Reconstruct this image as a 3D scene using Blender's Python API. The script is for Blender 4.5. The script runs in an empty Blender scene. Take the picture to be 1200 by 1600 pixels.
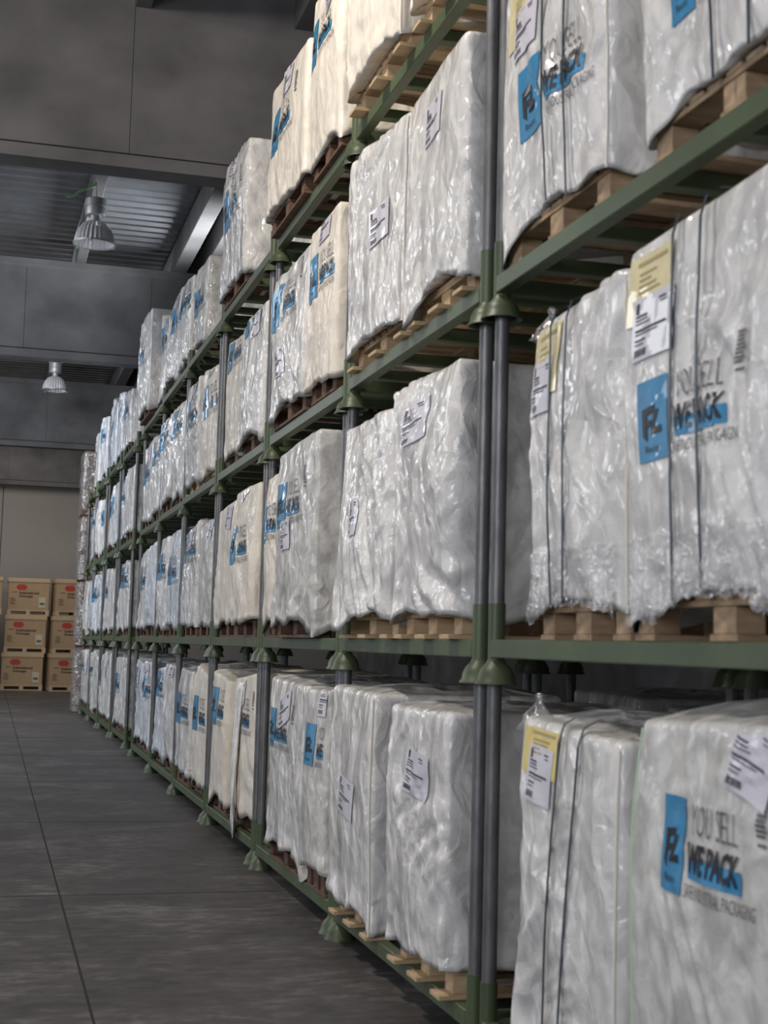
import bpy, math, random
import numpy as np
from mathutils import Vector, Matrix, noise as mn
R = math.radians
SC = bpy.context.scene
COL = SC.collection
rnd = random.Random(7)

# ---------------------------------------------------------------- camera
FPX, YAW, PIT, ROL, HC = 2214.86, 0.268131, 0.0938272, 0.0260106, 1.64354
fw = Vector((math.sin(YAW)*math.cos(PIT), math.cos(YAW)*math.cos(PIT), math.sin(PIT)))
rt = Vector((math.cos(YAW), -math.sin(YAW), 0)); up = rt.cross(fw)
r2 = math.cos(ROL)*rt + math.sin(ROL)*up
u2 = -math.sin(ROL)*rt + math.cos(ROL)*up
cd = bpy.data.cameras.new('camera'); cam = bpy.data.objects.new('camera', cd); COL.objects.link(cam)
cam.matrix_world = Matrix(((r2.x, u2.x, -fw.x, 0), (r2.y, u2.y, -fw.y, 0), (r2.z, u2.z, -fw.z, HC), (0, 0, 0, 1)))
cd.sensor_fit = 'VERTICAL'; cd.sensor_height = 36; cd.lens = FPX/1600*36
cd.clip_end = 300
cd.dof.use_dof = True; cd.dof.focus_distance = 12.5; cd.dof.aperture_fstop = 3.8
SC.camera = cam

# ---------------------------------------------------------------- light
SC.view_settings.view_transform = 'Standard'; SC.view_settings.look = 'None'
SC.view_settings.gamma = 1; SC.view_settings.use_curve_mapping = False
SC.view_settings.exposure = -0.2
w = bpy.data.worlds.new('world'); SC.world = w; w.use_nodes = True
w.node_tree.nodes['Background'].inputs[0].default_value = (0.80, 0.86, 1.0, 1)
w.node_tree.nodes['Background'].inputs[1].default_value = 0.42

def area(name, loc, target, sx, sy, power, col):
    l = bpy.data.lights.new(name, 'AREA'); l.shape = 'RECTANGLE'; l.size = sx; l.size_y = sy
    l.energy = power; l.color = col
    o = bpy.data.objects.new(name, l); COL.objects.link(o); o.location = loc
    o.rotation_euler = (Vector(target)-Vector(loc)).to_track_quat('-Z', 'Y').to_euler()
    return o
area('skylight_warm', (-1.4, 6.4, 8.1), (1.9, 8.6, 4.6), 0.8, 0.8, 430, (1.0, 0.90, 0.78))
area('skylight_aisle', (-3.2, 19.0, 8.3), (0.4, 19.0, 1.0), 3.0, 26, 1250, (0.93, 0.96, 1.0))
area('skylight_far', (-3.0, 27.5, 7.6), (2.0, 27.0, 3.0), 3, 7, 560, (0.93, 0.96, 1.0))
area('added_girder_fill', (-1.5, 27.2, 7.6), (0.3, 36.7, 7.3), 3, 1.5, 230, (0.93, 0.96, 1.0))  # added fill lamp, no roof opening: brightens the girder face farther down the hall
area('skylight_end', (0.2, 41.5, 8.2), (0.6, 43.5, 0), 6, 4, 260, (1.0, 0.92, 0.84))
area('door_daylight', (-6.0, -1.5, 4.4), (2.2, 7.0, 2.4), 4.0, 4.0, 400, (0.98, 0.98, 1.0))
area('added_roof_uplight', (4.6, 21.5, 6.5), (1.9, 22.3, 8.6), 0.8, 3.0, 150, (0.92, 0.96, 1.0)).data.spread = R(85)  # added lamp hidden behind the rack tops, puts bright streaks on the roof ribs

# ---------------------------------------------------------------- materials
def mat(name, col, rough=0.6, metal=0.0, var=0.0, vscale=3.0, bump=0.0, bscale=40.0, coat=0.0, stretch=(1, 1, 1), spec=0.5):
    m = bpy.data.materials.new(name); m.use_nodes = True
    nt = m.node_tree; b = nt.nodes['Principled BSDF']
    b.inputs['Base Color'].default_value = (*col, 1); b.inputs['Roughness'].default_value = rough
    b.inputs['Metallic'].default_value = metal; b.inputs['Coat Weight'].default_value = coat
    b.inputs['Specular IOR Level'].default_value = spec
    tc = nt.nodes.new('ShaderNodeTexCoord'); mp = nt.nodes.new('ShaderNodeMapping')
    mp.inputs['Scale'].default_value = stretch
    nt.links.new(tc.outputs['Object'], mp.inputs[0])
    if var > 0:
        n = nt.nodes.new('ShaderNodeTexNoise'); n.inputs['Scale'].default_value = vscale; n.inputs['Detail'].default_value = 6
        nt.links.new(mp.outputs[0], n.inputs[0])
        cr = nt.nodes.new('ShaderNodeValToRGB')
        cr.color_ramp.elements[0].position = 0.32; cr.color_ramp.elements[1].position = 0.7
        cr.color_ramp.elements[0].color = (*[max(0, c*(1-var)) for c in col], 1)
        cr.color_ramp.elements[1].color = (*[min(1, c*(1+var)) for c in col], 1)
        nt.links.new(n.outputs[0], cr.inputs[0]); nt.links.new(cr.outputs[0], b.inputs['Base Color'])
    if bump > 0:
        n2 = nt.nodes.new('ShaderNodeTexNoise'); n2.inputs['Scale'].default_value = bscale; n2.inputs['Detail'].default_value = 4
        nt.links.new(mp.outputs[0], n2.inputs[0])
        bp = nt.nodes.new('ShaderNodeBump'); bp.inputs['Strength'].default_value = bump; bp.inputs['Distance'].default_value = 0.01
        nt.links.new(n2.outputs[0], bp.inputs['Height']); nt.links.new(bp.outputs[0], b.inputs['Normal'])
    return m

def bag_mat(name, c1, c2, rough=0.5, coat=0.9, crinkle=0.75):
    """woven white fabric seen through crinkled clear film"""
    m = bpy.data.materials.new(name); m.use_nodes = True
    nt = m.node_tree; L = nt.links.new; b = nt.nodes['Principled BSDF']
    tc = nt.nodes.new('ShaderNodeTexCoord')
    def nz(scale, det, stretch=(1, 1, 1), rot=(0, 0, 0), dist=0.0):
        mp = nt.nodes.new('ShaderNodeMapping'); mp.inputs['Scale'].default_value = stretch; mp.inputs['Rotation'].default_value = rot
        L(tc.outputs['Object'], mp.inputs[0])
        n = nt.nodes.new('ShaderNodeTexNoise'); n.inputs['Scale'].default_value = scale; n.inputs['Detail'].default_value = det
        n.inputs['Distortion'].default_value = dist
        L(mp.outputs[0], n.inputs[0]); return n
    a = nz(9, 5, dist=0.6)
    cr = nt.nodes.new('ShaderNodeValToRGB'); cr.color_ramp.elements[0].position = 0.36; cr.color_ramp.elements[1].position = 0.62
    cr.color_ramp.elements[0].color = (*c2, 1); cr.color_ramp.elements[1].color = (*c1, 1)
    L(a.outputs[0], cr.inputs[0]); L(cr.outputs[0], b.inputs['Base Color'])
    b.inputs['Roughness'].default_value = rough
    b.inputs['Coat Weight'].default_value = coat; b.inputs['Coat Roughness'].default_value = 0.15
    # crumpled film: faceted cells in two sizes plus a fine weave
    def vor(scale, stretch, rot):
        mp = nt.nodes.new('ShaderNodeMapping'); mp.inputs['Scale'].default_value = stretch; mp.inputs['Rotation'].default_value = rot
        wn = nt.nodes.new('ShaderNodeTexNoise'); wn.inputs['Scale'].default_value = 2.2; wn.inputs['Detail'].default_value = 2
        L(tc.outputs['Object'], wn.inputs[0])
        mm = nt.nodes.new('ShaderNodeMix'); mm.data_type = 'RGBA'; mm.blend_type = 'ADD'; mm.inputs[0].default_value = 0.45
        L(tc.outputs['Object'], mm.inputs[6]); L(wn.outputs[1], mm.inputs[7]); L(mm.outputs[2], mp.inputs[0])
        v = nt.nodes.new('ShaderNodeTexVoronoi'); v.distance = 'CHEBYCHEV'; v.inputs['Scale'].default_value = scale
        L(mp.outputs[0], v.inputs['Vector']); return v
    v1 = vor(3.2, (1, 1, 0.55), (0.45, 0.2, 0.3)); v2 = vor(8.5, (1, 1, 0.6), (-0.5, 0.1, 0.7)); v3 = vor(20, (1, 1, 0.7), (0.3, -0.4, 0.2))
    f = nz(90, 3)
    def madd(a_, k_, b_):
        q = nt.nodes.new('ShaderNodeMath'); q.operation = 'MULTIPLY_ADD'; q.inputs[1].default_value = k_
        L(a_, q.inputs[0])
        if b_ is None: q.inputs[2].default_value = 0
        else: L(b_, q.inputs[2])
        return q.outputs[0]
    h1 = madd(v2.outputs['Distance'], 0.30, madd(v1.outputs['Distance'], 1.0, None))
    h2 = madd(v3.outputs['Distance'], 0.05, h1); h3 = madd(f.outputs[0], 0.035, h1)
    bp = nt.nodes.new('ShaderNodeBump'); bp.inputs['Strength'].default_value = crinkle; bp.inputs['Distance'].default_value = 0.12
    L(h2, bp.inputs['Height']); L(bp.outputs[0], b.inputs['Coat Normal'])
    b2 = nt.nodes.new('ShaderNodeBump'); b2.inputs['Strength'].default_value = min(1, crinkle*1.0); b2.inputs['Distance'].default_value = 0.058
    L(h3, b2.inputs['Height']); L(b2.outputs[0], b.inputs['Normal'])
    return m

M = {}
M['bag_white'] = bag_mat('bag_white', (0.80, 0.79, 0.78), (0.62, 0.615, 0.61))
M['bag_speckled'] = bag_mat('bag_speckled', (0.70, 0.695, 0.68), (0.46, 0.455, 0.44), 0.55, 0.6, 0.5)
M['bag_cream'] = bag_mat('bag_cream', (0.84, 0.78, 0.69), (0.74, 0.69, 0.61), 0.7, 0.35, 0.55)
M['bag_blueish'] = bag_mat('bag_blueish', (0.74, 0.78, 0.83), (0.60, 0.64, 0.70))
M['seam'] = mat('seam_tape', (0.80, 0.76, 0.68), 0.7, bump=0.2, bscale=200)
M['seam_green'] = mat('seam_green', (0.50, 0.66, 0.48), 0.7)
M['seam_blue'] = mat('seam_blue', (0.10, 0.22, 0.55), 0.6)
M['print_blue'] = mat('print_blue', (0.035, 0.255, 0.50), 0.45, coat=0.5, var=0.12, vscale=12)
M['print_black'] = mat('print_black', (0.012, 0.012, 0.018), 0.5, coat=0.3)
M['print_grey'] = mat('print_grey', (0.13, 0.13, 0.14), 0.55)
M['print_ink'] = mat('print_ink', (0.06, 0.06, 0.075), 0.5)
M['print_red'] = mat('print_red', (0.35, 0.05, 0.05), 0.55)
M['paper'] = mat('paper', (0.68, 0.67, 0.75), 0.5, coat=0.5)
M['yellow'] = mat('yellow_paper', (0.76, 0.62, 0.20), 0.5, coat=0.6, var=0.1, vscale=14)
M['yellow_pale'] = mat('yellow_paper_under_film', (0.80, 0.71, 0.42), 0.4, coat=0.8, var=0.08, vscale=14)
M['strap'] = mat('strap', (0.035, 0.055, 0.075), 0.35)
M['green'] = mat('green_paint', (0.072, 0.100, 0.050), 0.42, var=0.22, vscale=2.2, bump=0.08, bscale=30)
M['green_worn'] = mat('green_paint_worn', (0.070, 0.094, 0.050), 0.45, var=0.3, vscale=5, bump=0.1, bscale=30)
M['galv'] = mat('galvanised', (0.165, 0.167, 0.173), 0.45, 0.55, var=0.25, vscale=14, bump=0.15, bscale=60, stretch=(1, 1, 0.35))
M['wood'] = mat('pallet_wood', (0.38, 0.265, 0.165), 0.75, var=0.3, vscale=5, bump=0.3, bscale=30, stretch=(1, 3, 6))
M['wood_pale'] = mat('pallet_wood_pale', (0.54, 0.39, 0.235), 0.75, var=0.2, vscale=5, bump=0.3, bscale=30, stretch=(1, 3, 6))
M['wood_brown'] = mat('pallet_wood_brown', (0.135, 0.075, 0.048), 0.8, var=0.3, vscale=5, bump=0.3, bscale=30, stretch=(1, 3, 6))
M['carton'] = mat('cardboard', (0.48, 0.335, 0.20), 0.8, var=0.07, vscale=2)
M['carton_dark'] = mat('cardboard_wrapped', (0.17, 0.115, 0.085), 0.6, var=0.3, vscale=4)
M['carton_edge'] = mat('cardboard_edge', (0.60, 0.44, 0.27), 0.8, var=0.07, vscale=2)
M['slot'] = mat('slot_dark', (0.02, 0.015, 0.01), 0.9)
M['logo_red'] = mat('logo_red', (0.50, 0.06, 0.04), 0.7)
M['text_dark'] = mat('text_dark', (0.10, 0.06, 0.04), 0.8)
M['alu'] = mat('lamp_aluminium', (0.92, 0.93, 0.95), 0.28, 0.35)
M['alu_body'] = mat('lamp_housing', (0.55, 0.56, 0.58), 0.45, 0.5)
M['cable_green'] = mat('cable_green', (0.25, 0.60, 0.22), 0.5)
M['cable_grey'] = mat('cable_grey', (0.55, 0.55, 0.55), 0.5)
M['dark'] = mat('dark_sheet', (0.06, 0.055, 0.055), 0.5, bump=0.4, bscale=6)
M['red'] = mat('red_plastic', (0.45, 0.01, 0.02), 0.3)

# film: thin clear wrap
fm = bpy.data.materials.new('clear_film'); fm.use_nodes = True
nt = fm.node_tree; nt.nodes.remove(nt.nodes['Principled BSDF'])
tr = nt.nodes.new('ShaderNodeBsdfTransparent'); gl = nt.nodes.new('ShaderNodeBsdfGlossy'); gl.inputs['Roughness'].default_value = 0.18
df = nt.nodes.new('ShaderNodeBsdfDiffuse'); df.inputs[0].default_value = (0.8, 0.8, 0.82, 1)
m1 = nt.nodes.new('ShaderNodeMixShader'); m1.inputs[0].default_value = 0.4
m2 = nt.nodes.new('ShaderNodeMixShader')
nz = nt.nodes.new('ShaderNodeTexNoise'); nz.inputs['Scale'].default_value = 16; nz.inputs['Distortion'].default_value = 1.0
tcf = nt.nodes.new('ShaderNodeTexCoord'); nt.links.new(tcf.outputs['Object'], nz.inputs[0])
mr = nt.nodes.new('ShaderNodeMapRange'); mr.inputs[1].default_value = 0.35; mr.inputs[2].default_value = 0.75; mr.inputs[3].default_value = 0.12; mr.inputs[4].default_value = 0.6
bpn = nt.nodes.new('ShaderNodeBump'); bpn.inputs['Strength'].default_value = 0.8; bpn.inputs['Distance'].default_value = 0.03
nt.links.new(nz.outputs[0], mr.inputs[0]); nt.links.new(nz.outputs[0], bpn.inputs['Height']); nt.links.new(bpn.outputs[0], gl.inputs['Normal'])
nt.links.new(gl.outputs[0], m1.inputs[1]); nt.links.new(df.outputs[0], m1.inputs[2])
nt.links.new(tr.outputs[0], m2.inputs[1]); nt.links.new(m1.outputs[0], m2.inputs[2]); nt.links.new(mr.outputs[0], m2.inputs[0])
nt.links.new(m2.outputs[0], nt.nodes['Material Output'].inputs[0])
M['film'] = fm

# floor: worn dark screed with joints
def floor_mat():
    m = bpy.data.materials.new('floor_screed'); m.use_nodes = True
    nt = m.node_tree; L = nt.links.new; b = nt.nodes['Principled BSDF']
    tc = nt.nodes.new('ShaderNodeTexCoord')
    def nz(scale, det, st, dist=0):
        mp = nt.nodes.new('ShaderNodeMapping'); mp.inputs['Scale'].default_value = st
        L(tc.outputs['Object'], mp.inputs[0])
        n = nt.nodes.new('ShaderNodeTexNoise'); n.inputs['Scale'].default_value = scale; n.inputs['Detail'].default_value = det
        n.inputs['Distortion'].default_value = dist; n.inputs['Roughness'].default_value = 0.65
        L(mp.outputs[0], n.inputs[0]); return n
    a = nz(1.1, 10, (0.8, 1.2, 1), 0.5); c = nz(7, 10, (0.9, 1.7, 1), 0.6)
    mx = nt.nodes.new('ShaderNodeMix'); mx.data_type = 'FLOAT'; mx.inputs[0].default_value = 0.45
    L(a.outputs[0], mx.inputs[2]); L(c.outputs[0], mx.inputs[3])
    cr = nt.nodes.new('ShaderNodeValToRGB'); e = cr.color_ramp.elements
    e[0].position = 0.38; e[0].color = (0.034, 0.031, 0.031, 1); e[1].position = 0.64; e[1].color = (0.165, 0.156, 0.152, 1)
    x = cr.color_ramp.elements.new(0.52); x.color = (0.070, 0.065, 0.065, 1)
    L(mx.outputs[0], cr.inputs[0]); L(cr.outputs[0], b.inputs['Base Color'])
    b.inputs['Roughness'].default_value = 0.55
    bp = nt.nodes.new('ShaderNodeBump'); bp.inputs['Strength'].default_value = 0.15; bp.inputs['Distance'].default_value = 0.01
    L(c.outputs[0], bp.inputs['Height']); L(bp.outputs[0], b.inputs['Normal'])
    return m
M['floor'] = floor_mat()
M['joint'] = mat('floor_joint', (0.012, 0.011, 0.011), 0.9)
M['concrete'] = mat('concrete', (0.165, 0.163, 0.168), 0.85, var=0.32, vscale=1.1, bump=0.15, bscale=14, stretch=(1, 1, 1.2))
M['concrete_pale'] = mat('concrete_flange', (0.205, 0.20, 0.20), 0.85, var=0.2, vscale=1.2, bump=0.15, bscale=14)
M['wall'] = mat('wall_panel', (0.34, 0.32, 0.295), 0.85, var=0.05, vscale=0.5, bump=0.1, bscale=8)
M['steel'] = mat('corrugated_steel', (0.34, 0.355, 0.38), 0.3, 0.8, var=0.15, vscale=2)

# ---------------------------------------------------------------- helpers
def obj(name, V, F, m, parent=None, smooth=False):
    me = bpy.data.meshes.new(name); me.from_pydata([tuple(v) for v in V], [], F); me.materials.append(m)
    if smooth:
        me.polygons.foreach_set('use_smooth', [True]*len(me.polygons))
    me.update()
    o = bpy.data.objects.new(name, me); COL.objects.link(o); o.parent = parent
    return o
def empty(name, loc, rz=0):
    o = bpy.data.objects.new(name, None); COL.objects.link(o); o.location = loc; o.rotation_euler = (0, 0, rz); o.empty_display_size = 0.1
    return o
def tag(o, label, cat, group=None):
    o['label'] = label; o['category'] = cat
    if group: o['group'] = group
    return o
def struct(o): o['kind'] = 'structure'; return o
class MB:
    def __init__(s): s.V = []; s.F = []
    def add(s, V, F):
        n = len(s.V); s.V += [tuple(v) for v in V]; s.F += [tuple(i+n for i in f) for f in F]; return s
    def box(s, x0, x1, y0, y1, z0, z1, b=0.0):
        if b <= 0:
            V = [(x, y, z) for z in (z0, z1) for y in (y0, y1) for x in (x0, x1)]
            return s.add(V, [(0, 2, 3, 1), (4, 5, 7, 6), (0, 1, 5, 4), (2, 6, 7, 3), (0, 4, 6, 2), (1, 3, 7, 5)])
        # chamfered box
        V = []; idx = {}
        for ix, (xa, sx) in enumerate(((x0, 1), (x1, -1))):
            for iy, (ya, sy) in enumerate(((y0, 1), (y1, -1))):
                for iz, (za, sz) in enumerate(((z0, 1), (z1, -1))):
                    for ax in range(3):
                        p = [xa+sx*b, ya+sy*b, za+sz*b]; p[ax] = (xa, ya, za)[ax]
                        idx[(ix, iy, iz, ax)] = len(V); V.append(p)
        F = []
        I = lambda a, b_, c, ax: idx[(a, b_, c, ax)]
        for i in (0, 1):
            F.append((I(i, 0, 0, 0), I(i, 1, 0, 0), I(i, 1, 1, 0), I(i, 0, 1, 0)))
            F.append((I(0, i, 0, 1), I(1, i, 0, 1), I(1, i, 1, 1), I(0, i, 1, 1)))
            F.append((I(0, 0, i, 2), I(1, 0, i, 2), I(1, 1, i, 2), I(0, 1, i, 2)))
            for j in (0, 1):
                F.append((I(0, i, j, 1), I(1, i, j, 1), I(1, i, j, 2), I(0, i, j, 2)))
                F.append((I(i, 0, j, 0), I(i, 1, j, 0), I(i, 1, j, 2), I(i, 0, j, 2)))
                F.append((I(i, j, 0, 0), I(i, j, 1, 0), I(i, j, 1, 1), I(i, j, 0, 1)))
                for k in (0, 1):
                    F.append((I(i, j, k, 0), I(i, j, k, 1), I(i, j, k, 2)))
        return s.add(V, F)
    def lathe(s, prof, cx=0, cy=0, n=20, ribs=0, ramp=0.0):
        V = []; F = []
        for (r, z) in prof:
            for k in range(n):
                a = 2*math.pi*k/n; rr = r*(1+(ramp if (ribs and k % 2) else 0))
                V.append((cx+rr*math.cos(a), cy+rr*math.sin(a), z))
        for i in range(len(prof)-1):
            for k in range(n):
                F.append((i*n+k, i*n+(k+1) % n, (i+1)*n+(k+1) % n, (i+1)*n+k))
        return s.add(V, F)
    def tube(s, pts, r, n=8):
        V = []; F = []; pts = [Vector(p) for p in pts]
        for i, p in enumerate(pts):
            d = (pts[min(i+1, len(pts)-1)]-pts[max(i-1, 0)]).normalized()
            a = d.orthogonal().normalized() if i == 0 else (a - d*a.dot(d)).normalized()
            c = d.cross(a)
            for k in range(n):
                t = 2*math.pi*k/n; V.append(p+a*r*math.cos(t)+c*r*math.sin(t))
        for i in range(len(pts)-1):
            for k in range(n): F.append((i*n+k, i*n+(k+1) % n, (i+1)*n+(k+1) % n, (i+1)*n+k))
        F.append(tuple(range(n))[::-1]); F.append(tuple(range((len(pts)-1)*n, len(pts)*n)))
        return s.add(V, F)
    def build(s, name, m, parent=None, smooth=False):
        o = obj(name, s.V, s.F, m, parent, smooth)
        if smooth:
            try: o.data.set_sharp_from_angle(angle=R(40))
            except Exception: pass
        return o
def copy_tree(o, parent=None):
    c = o.copy(); COL.objects.link(c); c.parent = parent
    for ch in list(o.children): copy_tree(ch, c)
    return c

# text outlines, cached
_tx = {}
def text_tris(body, bold=0.0, shear=0.0, space=1.0):
    k = (body, bold, shear, space)
    if k in _tx: return _tx[k]
    cu = bpy.data.curves.new('lettering', 'FONT'); cu.body = body; cu.offset = bold; cu.shear = shear
    cu.resolution_u = 2; cu.space_character = space; cu.fill_mode = 'FRONT'
    o = bpy.data.objects.new('lettering', cu); me = o.to_mesh()
    V = [(v.co.x, v.co.y) for v in me.vertices]; F = [tuple(p.vertices) for p in me.polygons]
    o.to_mesh_clear(); bpy.data.objects.remove(o); bpy.data.curves.remove(cu)
    xs = [v[0] for v in V]; ys = [v[1] for v in V]
    x0, x1, y0, y1 = min(xs), max(xs), min(ys), max(ys)
    V = [((x-x0)/(x1-x0), (y-y0)/(y1-y0)) for x, y in V]
    _tx[k] = (V, F); return _tx[k]

# ---------------------------------------------------------------- the hall
HB, HT, HR = 6.43, 8.15, 8.62
WALL_Y = 46.7
struct(MB().box(-9, 12, -3, WALL_Y+0.3, -0.2, 0).build('floor', M['floor']))
mb = MB()
mb.box(0.508, 0.520, -3, 46.5, 0.0, 0.0015)
for y in (2.1, 5.78, 9.45, 13.13, 16.8, 20.5, 24.1, 27.8, 31.5, 35.2, 38.9, 42.5): mb.box(-9, 12, y-0.003, y+0.003, 0.0, 0.0012)
struct(mb.build('trim_1', M['joint']))
struct(MB().box(-9, 12, WALL_Y, WALL_Y+0.3, 0, 9).build('wall_end', M['wall']))
mb = MB()
for x in (-5.5, -2.15, 1.2-1.0, 3.7, 7.2): mb.box(x-0.012, x+0.012, WALL_Y-0.004, WALL_Y+0.01, 0, HB)
struct(mb.build('trim_2', M['joint']))
struct(MB().box(12, 12.3, -3, WALL_Y+0.3, 0, 9).build('wall_right', M['concrete']))
# deep concrete girders across the hall
for i, y in enumerate((2.5, 14.29, 24.8, 36.7, 46.3)):
    mb = MB(); h = 0.17; wb = 0.14; HT = 8.55 if i == 1 else 8.15
    pf = [(-h, HB), (h, HB), (h, HB+0.13), (wb, HB+0.15), (wb, HT-0.14), (h, HT-0.10), (h, HT), (-h, HT), (-h, HT-0.10), (-wb, HT-0.14), (-wb, HB+0.15), (-h, HB+0.13)]
    V = [(x, y+0.17+p, z) for x in (-9, 12) for p, z in pf]; n = len(pf)
    F = [(k, (k+1) % n, n+(k+1) % n, n+k) for k in range(n)] + [tuple(range(n))[::-1], tuple(range(n, 2*n))]
    g = struct(mb.add(V, F).build('trim_%d' % (3+i), M['concrete']))
    # cast joints in the girder face
    mj = MB()
    for k in range(-4, 6):
        xj = 2.05*(i % 2)*0.4 + k*2.15+0.31
        mj.box(xj-0.0025, xj+0.0025, y+0.17-wb-0.002, y+0.17-wb+0.01, HB+0.15, HT-0.14)
    mj.box(-9, 12, y+0.17-wb-0.012, y+0.17-wb+0.01, HB+0.135, HB+0.155)
    mj.build('casting_joint', M['joint'], g)
HT = 8.15
# purlins running along the hall
for i, (x0, x1) in enumerate(((1.12, 1.30), (2.80, 3.06), (3.30, 3.56), (-1.6, -1.35), (5.3, 5.55), (-4.2, -3.95))):
    struct(MB().box(x0, x1, -3, WALL_Y, HT+0.001, HR-0.03, 0.012).build('trim_%d' % (8+i), M['concrete_pale']))
# corrugated roof, ribs across the hall
def corrugated(x0, x1, y0, y1, z):
    V = []; F = []; p = 0.33; ys = []
    y = y0
    while y < y1:
        ys += [(y, z), (y+0.11, z), (y+0.15, z+0.085), (y+0.27, z+0.085)]; y += p
    for x in (x0, x1): V += [(x, a, b) for a, b in ys]
    n = len(ys); F = [(k, k+1, n+k+1, n+k) for k in range(n-1)]
    return V, F
mb = MB(); mb.add(*corrugated(-9, 12, -3, WALL_Y, HR)); struct(mb.build('ceiling', M['steel']))
struct(MB().box(-9, 12, -3, WALL_Y, HR+0.10, HR+0.2).build('trim_14', M['concrete']))

# ---------------------------------------------------------------- high bay lamps
def lamp(loc, label, hook_len, cable):
    t = empty('high_bay_lamp', loc); tag(t, label, 'lamp', 'high bay lamps hanging from the roof')
    # origin = rim of the dome
    prof = [(0.292, 0.0), (0.288, 0.04), (0.272, 0.12), (0.235, 0.21), (0.175, 0.285), (0.10, 0.325), (0.07, 0.33)]
    d = MB().lathe(prof, n=56, ribs=1, ramp=-0.07).build('dome_reflector', M['alu'], t, False)
    so = d.modifiers.new('s', 'SOLIDIFY'); so.thickness = 0.004
    MB().lathe([(0.29, -0.012), (0.302, -0.012), (0.302, 0.012), (0.29, 0.012), (0.29, -0.012)], n=48).build('rim', M['alu_body'], t, True)
    for a in (0.3, 2.4, 4.5):
        MB().box(0.295*math.cos(a)-0.015, 0.295*math.cos(a)+0.015, 0.295*math.sin(a)-0.015, 0.295*math.sin(a)+0.015, -0.035, 0.03, 0.004).build('clip', M['alu_body'], t)
    MB().lathe([(0.075, 0.32), (0.075, 0.42), (0.0, 0.42)], n=32).build('neck', M['alu_body'], t, True)
    MB().lathe([(0, 0.41), (0.14, 0.41), (0.15, 0.43), (0.15, 0.52), (0.145, 0.525), (0.145, 0.535), (0.155, 0.54), (0.155, 0.64), (0.14, 0.655), (0, 0.655)], n=40).build('ballast_housing', M['alu_body'], t, True)
    MB().tube([(0, 0, 0.65), (0, 0, 0.66+hook_len)], 0.007).build('hook', M['alu_body'], t, True)
    em = M.get('bulb')
    if em is None:
        em = bpy.data.materials.new('bulb_glow'); em.use_nodes = True
        b = em.node_tree.nodes['Principled BSDF']; b.inputs['Emission Color'].default_value = (0.95, 1, 1, 1); b.inputs['Emission Strength'].default_value = 0.4
        M['bulb'] = em
    bulb = MB().lathe([(0, 0.10), (0.04, 0.115), (0.055, 0.16), (0.04, 0.22), (0.025, 0.30)], n=20).build('bulb', em, t, True)
    if cable:
        pts = [(0.0, 0.02, 0.66+hook_len)] + [(-0.02-0.28*math.sin(R(90)*k/8)**1.6, 0.0, 0.66+hook_len-0.20*k/8-0.02) for k in range(1, 9)] + [(-0.42, 0, 0.645)]
        MB().tube(pts, 0.016).build('green_cable', M['cable_green'], t, True)
        MB().tube([(-0.15, 0, 0.60), (-0.19, 0, 0.40), (-0.27, 0, 0.10)], 0.006).build('stay_cord', M['cable_grey'], t, True)
    else:
        MB().box(-0.16, 0.16, -0.06, 0.06, 0.655, 0.70).build('bracket', M['alu_body'], t)
    return t
lamp((1.165, 20.25, 7.25), 'ribbed aluminium high bay lamp with green cable, larger and nearer of the two', 0.235, True)
lamp((1.20, 34.2, 7.48), 'ribbed aluminium high bay lamp farther down the hall, smaller of the two', 0.01, False)

# ---------------------------------------------------------------- rack frames (post pallets)
H = 1.5
B = [5.545, 7.938, 10.487, 13.069, 15.462, 17.998, 21.779, 24.243, 26.733, 29.263, 31.75]
COLS = [(4.30, 1.98)] + [((B[k]+B[k+1])/2, x) for k, x in enumerate((1.972, 1.98, 1.99, 1.993, 2.005, 2.04, 2.06, 2.03, 2.0, 1.99))]
COLS[6] = (19.30, 2.03)
RW, RD = 2.30, 1.16        # post to post along and across the row
bays = ['nearest bay', 'second bay', 'third bay', 'fourth bay', 'fifth bay', 'sixth bay', 'seventh bay', 'eighth bay', 'ninth bay', 'tenth bay', 'eleventh bay']
tiers = ['lowest tier', 'second tier up', 'third tier up', 'top tier']
def rack_proto(posts):
    t = empty('rack_frame', (0, 0, 0))
    for x in (0, RD):
        for y in (-RW/2, RW/2):
            s = MB().lathe([(0.030, 0.325), (0.035, 0.325), (0.035, 0.07)], x, y, 24).build('post_sleeve', M['green'], t, True)
            MB().lathe([(0.034, 0.10), (0.040, 0.085), (0.060, 0.066), (0.072, 0.042), (0.077, 0.014), (0.086, 0.006), (0.087, 0.0), (0.080, 0.0), (0.070, 0.012)], x, y, 28).build('foot_cup', M['green_worn'], s, True)
            if posts: MB().lathe([(0.030, 0.30), (0.030, H+0.03), (0, H+0.03)], x, y, 24).build('post', M['galv'], t, True)
    for x in (0, RD):
        MB().box(x-0.035, x+0.025, -RW/2+0.02, RW/2-0.02, 0.105, 0.178, 0.004).build('front_beam' if x == 0 else 'back_beam', M['green'], t)
    for y in (-RW/2, RW/2):
        MB().box(0.02, RD-0.02, y-0.025, y+0.025, 0.105, 0.175, 0.004).build('side_beam', M['green'], t)
    for y in (-0.78, -0.30, 0.30, 0.78):
        MB().box(0.02, RD-0.02, y-0.03, y+0.03, 0.11, 0.168, 0.004).build('cross_member', M['green'], t)
    return t
pr, pr4 = rack_proto(True), rack_proto(False)
first = {True: pr, False: pr4}
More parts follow.
